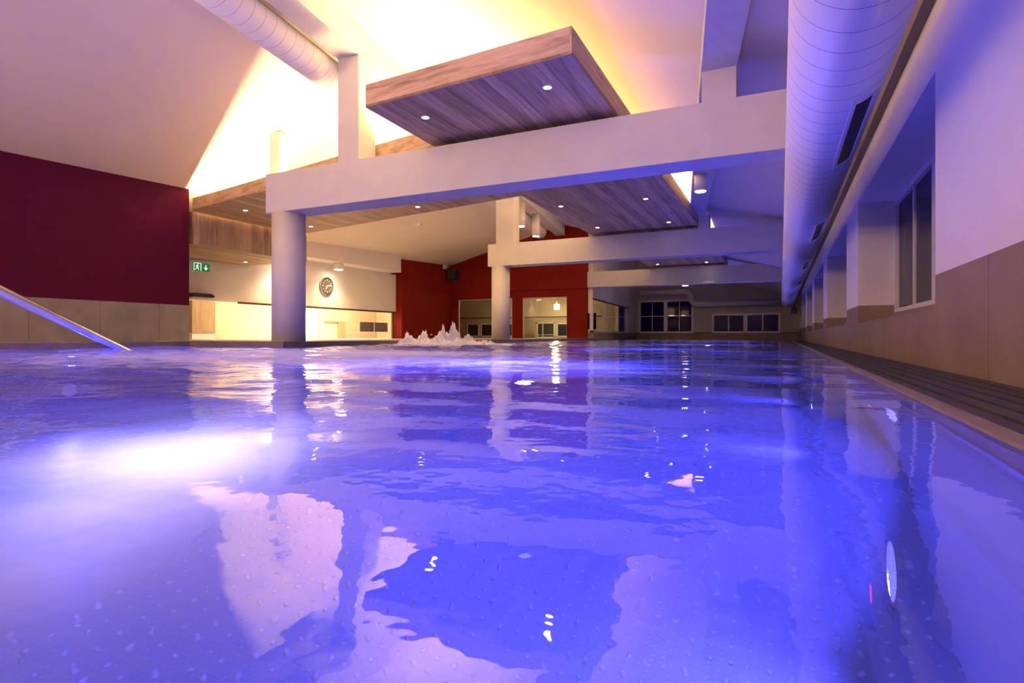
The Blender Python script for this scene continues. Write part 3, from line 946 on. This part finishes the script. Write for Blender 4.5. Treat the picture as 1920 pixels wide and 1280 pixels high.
# ------------------------------------------------------------------ left clock wall and the bright room behind it
XC = -14.8
b = B()
box(b, XC - .25, XC, 8.8, 20.0, 1.22, 2.80)
box(b, XC - .25, XC, 8.8, 9.9, 0.085, 1.22)
struct('wall_clock', b, M['plaster'])
b = B(); box(b, XC - .25, -14.1, 8.8, 19.4, 2.80, 3.9); struct('trim_2', b, M['plaster'])
gp = thing('glass_partition', (XC, 16, .085), 'frameless glass partition below the clock wall with bright room behind', 'glass partition')
gl_ = B()
for a, c in ((10.0, 12.15), (12.17, 19.9)):
    box(gl_, XC - .14, XC - .125, a, c, 0.09, 1.2)
obj('glass_pane', gl_, M['glass'], gp)
obj('top_rail', box(B(), XC - .01, XC + .015, 12.16, 19.95, 1.165, 1.225), M['darkbrown'], gp)
obj('end_rail', box(B(), XC - .16, XC - .10, 19.9, 19.97, 0.09, 1.2), M['darkbrown'], gp)
# bright room
b = B()
box(b, -19.2, -19.0, 8.6, 24.0, -0.1, 3.2); box(b, -19.0, -15.05, 8.5, 8.7, -0.1, 3.2); box(b, -19.0, -15.1, 24.0, 24.2, -0.1, 3.2)
struct('wall_inner_room', b, M['cream'])
struct('floor_inner_room', box(B(), -19.0, -14.9, 8.7, 24.0, -0.1, 0.08), M['deck'])
struct('ceiling_inner_room', box(B(), -19.0, XC - .25, 8.7, 24.0, 2.7, 2.85), M['ceiling'])
cl = thing('ceiling_light', (-16.8, 14, 2.69), 'bright ceiling light in the room behind the glass partition', 'ceiling lamp')
obj('diffuser', box(B(), -17.1, -16.5, 11, 21, 2.66, 2.695), M['lens_warm'], cl)
lamp('room_light', 'AREA', (-16.8, 16, 2.6), 70, (1.0, 0.74, 0.42), cl, (0, 0, 0), size=1.0, size_y=10.0)
lp = thing('light_panel', (-18.97, 19.8, .08), 'tall glowing white wall panel in the room behind the glass', 'light panel')
obj('diffuser', box(B(), -18.98, -18.95, 17.9, 19.7, .30, 1.18), M['lens_soft'], lp)
obj('panel_frame', box(B(), -18.995, -18.98, 17.86, 19.74, .26, 1.22), M['whitemetal'], lp)
lamp('panel_light', 'AREA', (-18.9, 18.8, .75), 90, (1.0, 0.74, 0.42), lp, (0, -PI / 2, 0), size=.85, size_y=1.8)
cab = thing('oak_cabinet', (-18.4, 13.3, .08), 'tall oak cupboard door behind the glass at the far left', 'cabinet')
obj('cabinet_body', box(B(), -18.9, -18.3, 13.2, 14.1, .3, 1.43), M['oak_cab'], cab, .01)
obj('plinth', box(B(), -18.9, -18.33, 13.22, 14.08, .08, .3), M['whitemetal'], cab)
dr_ = thing('cloakroom_recess', (-18.9, 20.0, .08), 'oak lined recess with cream door in the bright room behind the glass', 'cabinet')
obj('recess_frame', box(B(), -18.99, -18.7, 20.9, 21.35, .08, .84), M['oak_cab'], dr_)
obj('recess_door', box(B(), -18.99, -18.8, 19.95, 20.88, .08, .83), M['beigewall'], dr_)
obj('recess_top', box(B(), -18.99, -18.7, 19.93, 21.37, .84, .88), M['oak_cab'], dr_)
ps = thing('notice_board', (-14.98, 18.9, .65), 'pair of dark notice panels behind the glass at its right end', 'notice')
for k, (a, c) in enumerate(((17.95, 18.78), (18.84, 19.68))):
    q = obj('notice_panel', box(B(), -15.02, -14.99, a, c, .37, .75), M['poster'], ps)
    pl = B()
    for i in range(6):
        z = .71 - i * .052
        wd = random.uniform(.5, .9) * (c - a - .1)
        box(pl, -14.99, -14.987, a + .05, a + .05 + wd, z - .012, z)
    obj('printed_lines', pl, M['posterline'], q)
# clock
ck = thing('wall_clock_dial', (XC, 15.86, 1.99), 'round wall clock with dark face on the pale left wall', 'clock')
ck.name = 'round_clock'
C0 = Vector((XC, 15.86, 1.99))
obj('case', disc(B(), C0, (1, 0, 0), .31, .05, 40), M['chrome'], ck)
obj('clock_face', disc(B(), C0 + Vector((.05, 0, 0)), (1, 0, 0), .28, .004, 40), M['clockface'], ck)
obj('bezel', ring(B(), C0 + Vector((.045, 0, 0)), (1, 0, 0), .31, .28, .02, 40), M['chrome'], ck)
tk = B()
def dirc(deg):   # clockwise from 12 as seen from the pool: the right-hand side of the dial is towards +Y
    a = math.radians(deg); return Vector((0, math.sin(a), math.cos(a)))
def bar(bm_, c0, d, r0, r1, w, x):
    s = Vector((0, d.z, -d.y)) * w / 2
    lo = [c0 + d * r0 - s, c0 + d * r0 + s, c0 + d * r1 + s, c0 + d * r1 - s]
    prism(bm_, [(p.y, p.z) for p in lo], x, x + .003, 'yz')
for k in range(12):
    mk_ = B(); bar(mk_, C0, dirc(30 * k), .19, .235, .030 if k % 3 == 0 else .018, C0.x + .0545)
    obj('hour_mark', mk_, M['clockwhite'], ck)
hb = B(); bar(hb, C0, dirc(78), -.03, .20, .026, C0.x + .060); obj('minute_hand', hb, M['clockwhite'], ck)
hb = B(); bar(hb, C0, dirc(212), -.02, .14, .030, C0.x + .064); obj('hour_hand', hb, M['clockwhite'], ck)
# exit sign: white runner and arrow pointing down on green
es = thing('exit_sign', (XC, 10.9, 2.15), 'green emergency exit sign with white running figure and down arrow', 'sign')
obj('sign_housing', box(B(), XC, XC + .05, 10.62, 11.26, 2.25, 2.33), M['whitemetal'], es, .006)
obj('sign_panel', box(B(), XC + .015, XC + .03, 10.68, 11.20, 2.02, 2.25), M['green'], es)
fg = B()
def poly(bm_, pts, x):
    prism(bm_, pts, x, x + .003, 'yz')
xs_ = XC + .031
oy, oz = 10.72, 2.03
box(fg, xs_, xs_ + .0015, oy - .02, oy + .0, oz - .01, oz + .21)     # door post
box(fg, xs_, xs_ + .0015, oy + .19, oy + .215, oz - .005, oz + .21)
box(fg, xs_, xs_ + .0015, oy, oy + .19, oz + .195, oz + .21)
poly(fg, [(oy + .105 + .018 * math.cos(a * PI / 5), oz + .17 + .018 * math.sin(a * PI / 5)) for a in range(10)], xs_)
poly(fg, [(oy + .075, oz + .15), (oy + .115, oz + .14), (oy + .105, oz + .075), (oy + .07, oz + .085)], xs_)      # torso
poly(fg, [(oy + .10, oz + .14), (oy + .155, oz + .11), (oy + .15, oz + .10), (oy + .10, oz + .12)], xs_)          # arm
poly(fg, [(oy + .08, oz + .145), (oy + .035, oz + .115), (oy + .045, oz + .105), (oy + .085, oz + .125)], xs_)    # arm
poly(fg, [(oy + .09, oz + .085), (oy + .14, oz + .055), (oy + .125, oz + .005), (oy + .11, oz + .01), (oy + .12, oz + .045), (oy + .08, oz + .07)], xs_)
poly(fg, [(oy + .07, oz + .085), (oy + .095, oz + .075), (oy + .05, oz + .025), (oy + .005, oz + .02), (oy + .005, oz + .033), (oy + .042, oz + .038)], xs_)
ay = oy + .355
poly(fg, [(ay - .015, oz + .17), (ay + .015, oz + .17), (ay + .015, oz + .07), (ay - .015, oz + .07)], xs_)
poly(fg, [(ay - .075, oz + .10), (ay, oz + .02), (ay + .075, oz + .10), (ay + .045, oz + .10), (ay, oz + .055), (ay - .045, oz + .10)], xs_)
obj('pictogram', fg, M['signwhite'], es)
# dark flat wall lamp above the glass
wl = thing('wall_heater', (XC + .1, 10.9, 1.34), 'flat black box mounted on the wall just above the glass at far left', 'wall unit')
wbx = B(); prism(wbx, [(10.55, 1.28), (11.2, 1.28), (11.22, 1.33), (11.12, 1.385), (10.6, 1.385), (10.53, 1.33)], XC, XC + .22, 'yz')
obj('housing', wbx, M['black'], wl, .01)
obj('mounting_plate', box(B(), XC, XC + .12, 10.6, 11.15, 1.255, 1.28), M['whitemetal'], wl)

# ------------------------------------------------------------------ red walls
XR, YR = -14.5, 24.0
def gable_pts(x0, x1, z0):
    xr = at_n(N0, YR)
    p = [(x0, z0), (x1, z0), (x1, ceil_z(x1, YR) + .05)]
    if x0 < xr < x1: p.append((xr, 5.18))
    p.append((x0, ceil_z(x0, YR) + .05))
    return p
b = B()
prism(b, gable_pts(-14.6, -7.65, 2.28), YR, YR + .25)
b2 = b
box(b2, -14.6, -11.3, YR, YR + .25, 1.95, 2.28)
box(b2, -14.6, -14.16, YR, YR + .25, 0.0, 1.95)
box(b2, -11.3, -7.66, YR + .06, YR + .25, 1.95, 2.28)
box(b2, -11.25, -10.75, YR + .06, YR + .25, 0.0, 1.95)
box(b2, -8.58, -7.66, YR + .06, YR + .25, 0.0, 1.95)
struct('wall_red_end', b2, M['red'])
b = B(); box(b, XR - .12, XR, 20.0, YR, 0.08, 4.3)
struct('wall_red_side', b, M['red'])
b = B(); box(b, XC - .25, XR - .12, 20.0, 20.2, 0.08, 3.9)
struct('wall_red_return', b, M['red'])
# glass panes in the red wall
for k, (a, c) in enumerate(((-14.16, -11.27), (-10.75, -8.58))):
    w = thing('window_%d' % (10 + k), ((a + c) / 2, YR + .2, .1), None, None, kind='structure')
    obj('window_pane', box(B(), a, c, YR + .17, YR + .18, .1, 1.95), M['glass'], w)
    fb = B(); box(fb, a, a + .04, YR + .15, YR + .2, .1, 1.95); box(fb, c - .04, c, YR + .15, YR + .2, .1, 1.95); box(fb, a, c, YR + .15, YR + .2, 1.91, 1.95)
    obj('window_frame', fb, M['frame'], w)
# white switch box and black loudspeaker in the corner
sw = thing('wall_sensor', (XR, 23.5, 3.5), 'small white box high on the red side wall next to the loudspeaker', 'sensor')
obj('housing', box(B(), XR, XR + .06, 23.25, 23.6, 3.38, 3.64), M['whitemetal'], sw, .008)
obj('cover', box(B(), XR + .06, XR + .07, 23.29, 23.56, 3.42, 3.60), M['frame'], sw)
ls = thing('loudspeaker', (-14.2, 23.6, 3.1), 'black loudspeaker hanging in the corner of the red walls', 'speaker')
lb_ = B(); prism(lb_, [(-14.40, 2.86), (-13.98, 2.86), (-13.92, 3.36), (-14.42, 3.44)], 23.45, 23.85)
obj('cabinet', lb_, M['black'], ls, .015)
obj('bracket', tube(B(), [(-14.42, 23.7, 3.3), (-14.42, 23.7, 3.55), (-14.5, 23.7, 3.55)], .02, 10), M['chrome'], ls)
obj('grille', box(B(), -14.36, -14.0, 23.435, 23.452, 2.92, 3.33), M['grate'], ls)
# smoke detector on the left roof slope
sd_x, sd_y = -11.47, 16.81
sdz = ceil_z(sd_x, sd_y)
sdt = thing('smoke_detector', (sd_x, sd_y, sdz), 'small round white smoke detector on the left roof slope', 'smoke detector')
sd_ax = (0.26 * CO, 0.26 * SI, -1)
obj('base_plate', disc(B(), (sd_x, sd_y, sdz + .01), sd_ax, .12, .04, 24), M['whitemetal'], sdt)
obj('sensor_head', disc(B(), Vector((sd_x, sd_y, sdz)) + Vector(sd_ax) * .03, sd_ax, .09, .06, 24, .05), M['whitemetal'], sdt)

# room behind the red wall
b = B()
box(b, -18.4, -7.46, 28.6, 28.8, -0.1, 2.6); box(b, -18.6, -18.4, 24.25, 28.6, -0.1, 2.6); box(b, -18.4, -14.6, 24.22, 24.25, -0.1, 2.6)
struct('wall_rest_room', b, M['beigewall'])
struct('ceiling_rest_room', box(B(), -18.4, -7.6, YR + .26, 28.6, 2.45, 2.55), M['ceiling'])
def pleats(name, x0, x1, y, z0, z1, m, parent, n=60, amp=.04):
    cb = B(); vs = []
    for i in range(n + 1):
        x = x0 + (x1 - x0) * i / n
        yy = y + amp * math.sin(i * 0.95) + amp * .3 * math.sin(i * 2.1)
        vs.append((cb.verts.new((x, yy, z0)), cb.verts.new((x, yy, z1))))
    for p, q in zip(vs, vs[1:]):
        f = cb.faces.new([p[0], q[0], q[1], p[1]]); f.smooth = True
    o = obj(name, cb, m, parent)
    md = o.modifiers.new('cloth', 'SOLIDIFY'); md.thickness = 0.006
    return o
rod = tag(obj('curtain_rod', tube(B(), [(-18.0, 28.22, 1.20), (-8.2, 28.22, 1.20)], .03, 10), M['darkbrown']), 'long dark curtain rod in the room behind the red wall', 'curtain rod')
for (a, c, lb) in ((-17.0, -16.25, 'beige curtain at the left end of the rod behind the red wall'),
                   (-12.7, -11.95, 'beige curtain in the right opening of the red wall')):
    cu = thing('curtain', (a, 28.3, .1), lb, 'curtain')
    pleats('cloth', a, c, 28.32, .1, 1.19, M['fabric_beige'], cu)
for k, (a, c, z0, z1) in enumerate(((-16.2, -15.4, .16, .90), (-15.3, -14.55, .16, .90), (-13.8, -12.9, .16, .90), (-11.88, -10.86, .10, .92), (-10.74, -10.0, .15, .88))):
    w = thing('window_%d' % (12 + k), ((a + c) / 2, 28.6, z0), None, None, kind='structure')
    fb = B()
    y0_, y1_ = 28.53, 28.6
    box(fb, a, c, y0_, y1_, z0, z0 + .06); box(fb, a, c, y0_, y1_, z1 - .06, z1)
    box(fb, a, a + .06, y0_, y1_, z0, z1); box(fb, c - .06, c, y0_, y1_, z0, z1)
    if k == 3: box(fb, a + .32, a + .36, y0_, y1_, z0, z1); box(fb, a, c, y0_, y1_, z0 + .15, z0 + .18)
    obj('window_frame', fb, M['frame'], w)
    obj('window_pane', box(B(), a + .06, c - .06, 28.57, 28.6, z0 + .06, z1 - .06), M['black'], w)
ln_ = thing('wall_lantern', (-10.35, 27.5, 1.6), 'small glowing glass lantern in the room behind the red wall', 'lamp')
obj('shade', box(B(), -10.47, -10.23, 27.4, 27.6, 1.55, 1.82), M['lantern'], ln_, .02)
obj('stem', tube(B(), [(-10.35, 27.5, 1.82), (-10.35, 27.5, 2.45)], .015, 8), M['chrome'], ln_)
lamp('lantern_light', 'POINT', (-10.35, 27.2, 1.45), 25, (1.0, .78, .42), ln_, radius=.1)
for k, x in enumerate((-13.2, -11.2)):
    cl = thing('ceiling_spot', (x, 26.5, 2.44), 'ceiling spot behind the red wall, ' + ('left' if k == 0 else 'right') + ' of the two', 'ceiling lamp', 'spots behind the red wall')
    obj('housing', tube(B(), [(x, 26.5, 2.45), (x, 26.5, 2.39)], .08, 16), M['whitemetal'], cl)
    lamp('room_spot', 'SPOT', (x, 26.5, 2.37), 35, (1.0, .76, .42), cl, (0, 0, 0), spot=math.radians(150), blend=.8, radius=.06)

# ------------------------------------------------------------------ glazed partition beyond the red wall
XQ = -7.45
b = B()
prism(b, [(YR + .25, 1.86), (Y4, 1.70), (Y4, ceil_z(XQ, Y4) + .05), (YR + .25, ceil_z(XQ, YR) + .05)], XQ - .2, XQ, 'yz')
struct('wall_partition', b, M['plaster'])
struct('baseboard_partition', box(B(), XQ - .2, XQ + .02, YR + .25, Y4, 0, .36), M['tile_b'])
gp = thing('glass_screen', (XQ, 28, .36), 'glazed screen running back from the red wall towards the end windows', 'glass partition')
obj('glass_pane', box(B(), XQ - .10, XQ - .09, YR + .3, 30.6, .42, 1.9), M['glass'], gp)
obj('top_rail', prism(B(), [(YR + .25, 1.80), (30.7, 1.655), (30.7, 1.71), (YR + .25, 1.86)], XQ - .01, XQ + .02, 'yz'), M['darkbrown'], gp)
fb = B(); box(fb, XQ - .14, XQ + .01, YR + .25, YR + .33, .36, 1.86); box(fb, XQ - .14, XQ + .01, 30.6, 30.75, .36, 1.74); box(fb, XQ - .14, XQ + .01, YR + .25, 30.7, .36, .43)
for y in (26.6, ): box(fb, XQ - .13, XQ - .04, y, y + .12, .42, 1.85)
obj('screen_frame', fb, M['frame'], gp)
cu = thing('curtain', (-7.9, 25.2, .4), 'short dark curtain seen through the glazed screen', 'curtain')
pleats('cloth', -8.3, -7.7, 25.6, .5, 1.25, M['fabric_navy'], cu, 30)
struct('trim_3', box(B(), XQ - .2, XQ, 30.75, Y4, .36, 1.75), M['plaster'])

# ------------------------------------------------------------------ end wall with windows
b = B()
WA = (-7.3, -4.33, .36, 2.2); WB = (-3.36, -0.02, .35, 1.40)
box(b, XQ, XW, Y4, Y4 + .3, 2.2, 4.6)
box(b, XQ, WA[0], Y4, Y4 + .3, .4, 2.2)
box(b, WA[1], WB[0], Y4, Y4 + .3, .4, 2.2)
box(b, WB[0], WB[1], Y4, Y4 + .3, WB[3], 2.2)
box(b, WB[1], XW, Y4, Y4 + .3, .4, 2.2)
struct('wall_end', b, M['greige'])
struct('baseboard_end', box(B(), XQ, XW, Y4 - .03, Y4 + .3, -.1, .36), M['tile_b'])
for k, ((a, c, z0, z1), rows) in enumerate(((WA, 2), (WB, 1))):
    w = thing('window_%d' % (20 + k), ((a + c) / 2, Y4, z0), None, None, kind='structure')
    fb = B(); mb = B(); pb_ = B()
    f = .10
    y0_, y1_ = Y4 + .02, Y4 + .10
    mid = (a + c) / 2
    box(fb, a, c, y0_, y1_, z0, z0 + f); box(fb, a, c, y0_, y1_, z1 - f, z1)
    for xx0, xx1 in ((a, a + f), (c - f, c), (mid - .1, mid + .1)):
        box(fb, xx0, xx1, y0_, y1_, z0 + f, z1 - f)
    for u0, u1 in ((a + f, mid - .1), (mid + .1, c - f)):
        m_ = (u0 + u1) / 2
        box(mb, m_ - .02, m_ + .02, y0_ + .01, y1_ - .01, z0 + f, z1 - f)
        if rows == 2:
            zm = (z0 + z1) / 2 + .02
            box(mb, u0, u1, y0_ + .011, y1_ - .011, zm - .02, zm + .02)
        box(pb_, u0, u1, Y4 + .055, Y4 + .06, z0 + f, z1 - f)
    obj('window_frame', fb, M['frame'], w); obj('glazing_bar', mb, M['frame'], w)
    obj('window_pane', pb_, M['glass_dark'], w)

# outer left closing wall
struct('wall_far_left', box(B(), -20.5, -20.3, Y0, Y4, -.1, 4.5), M['plaster'])
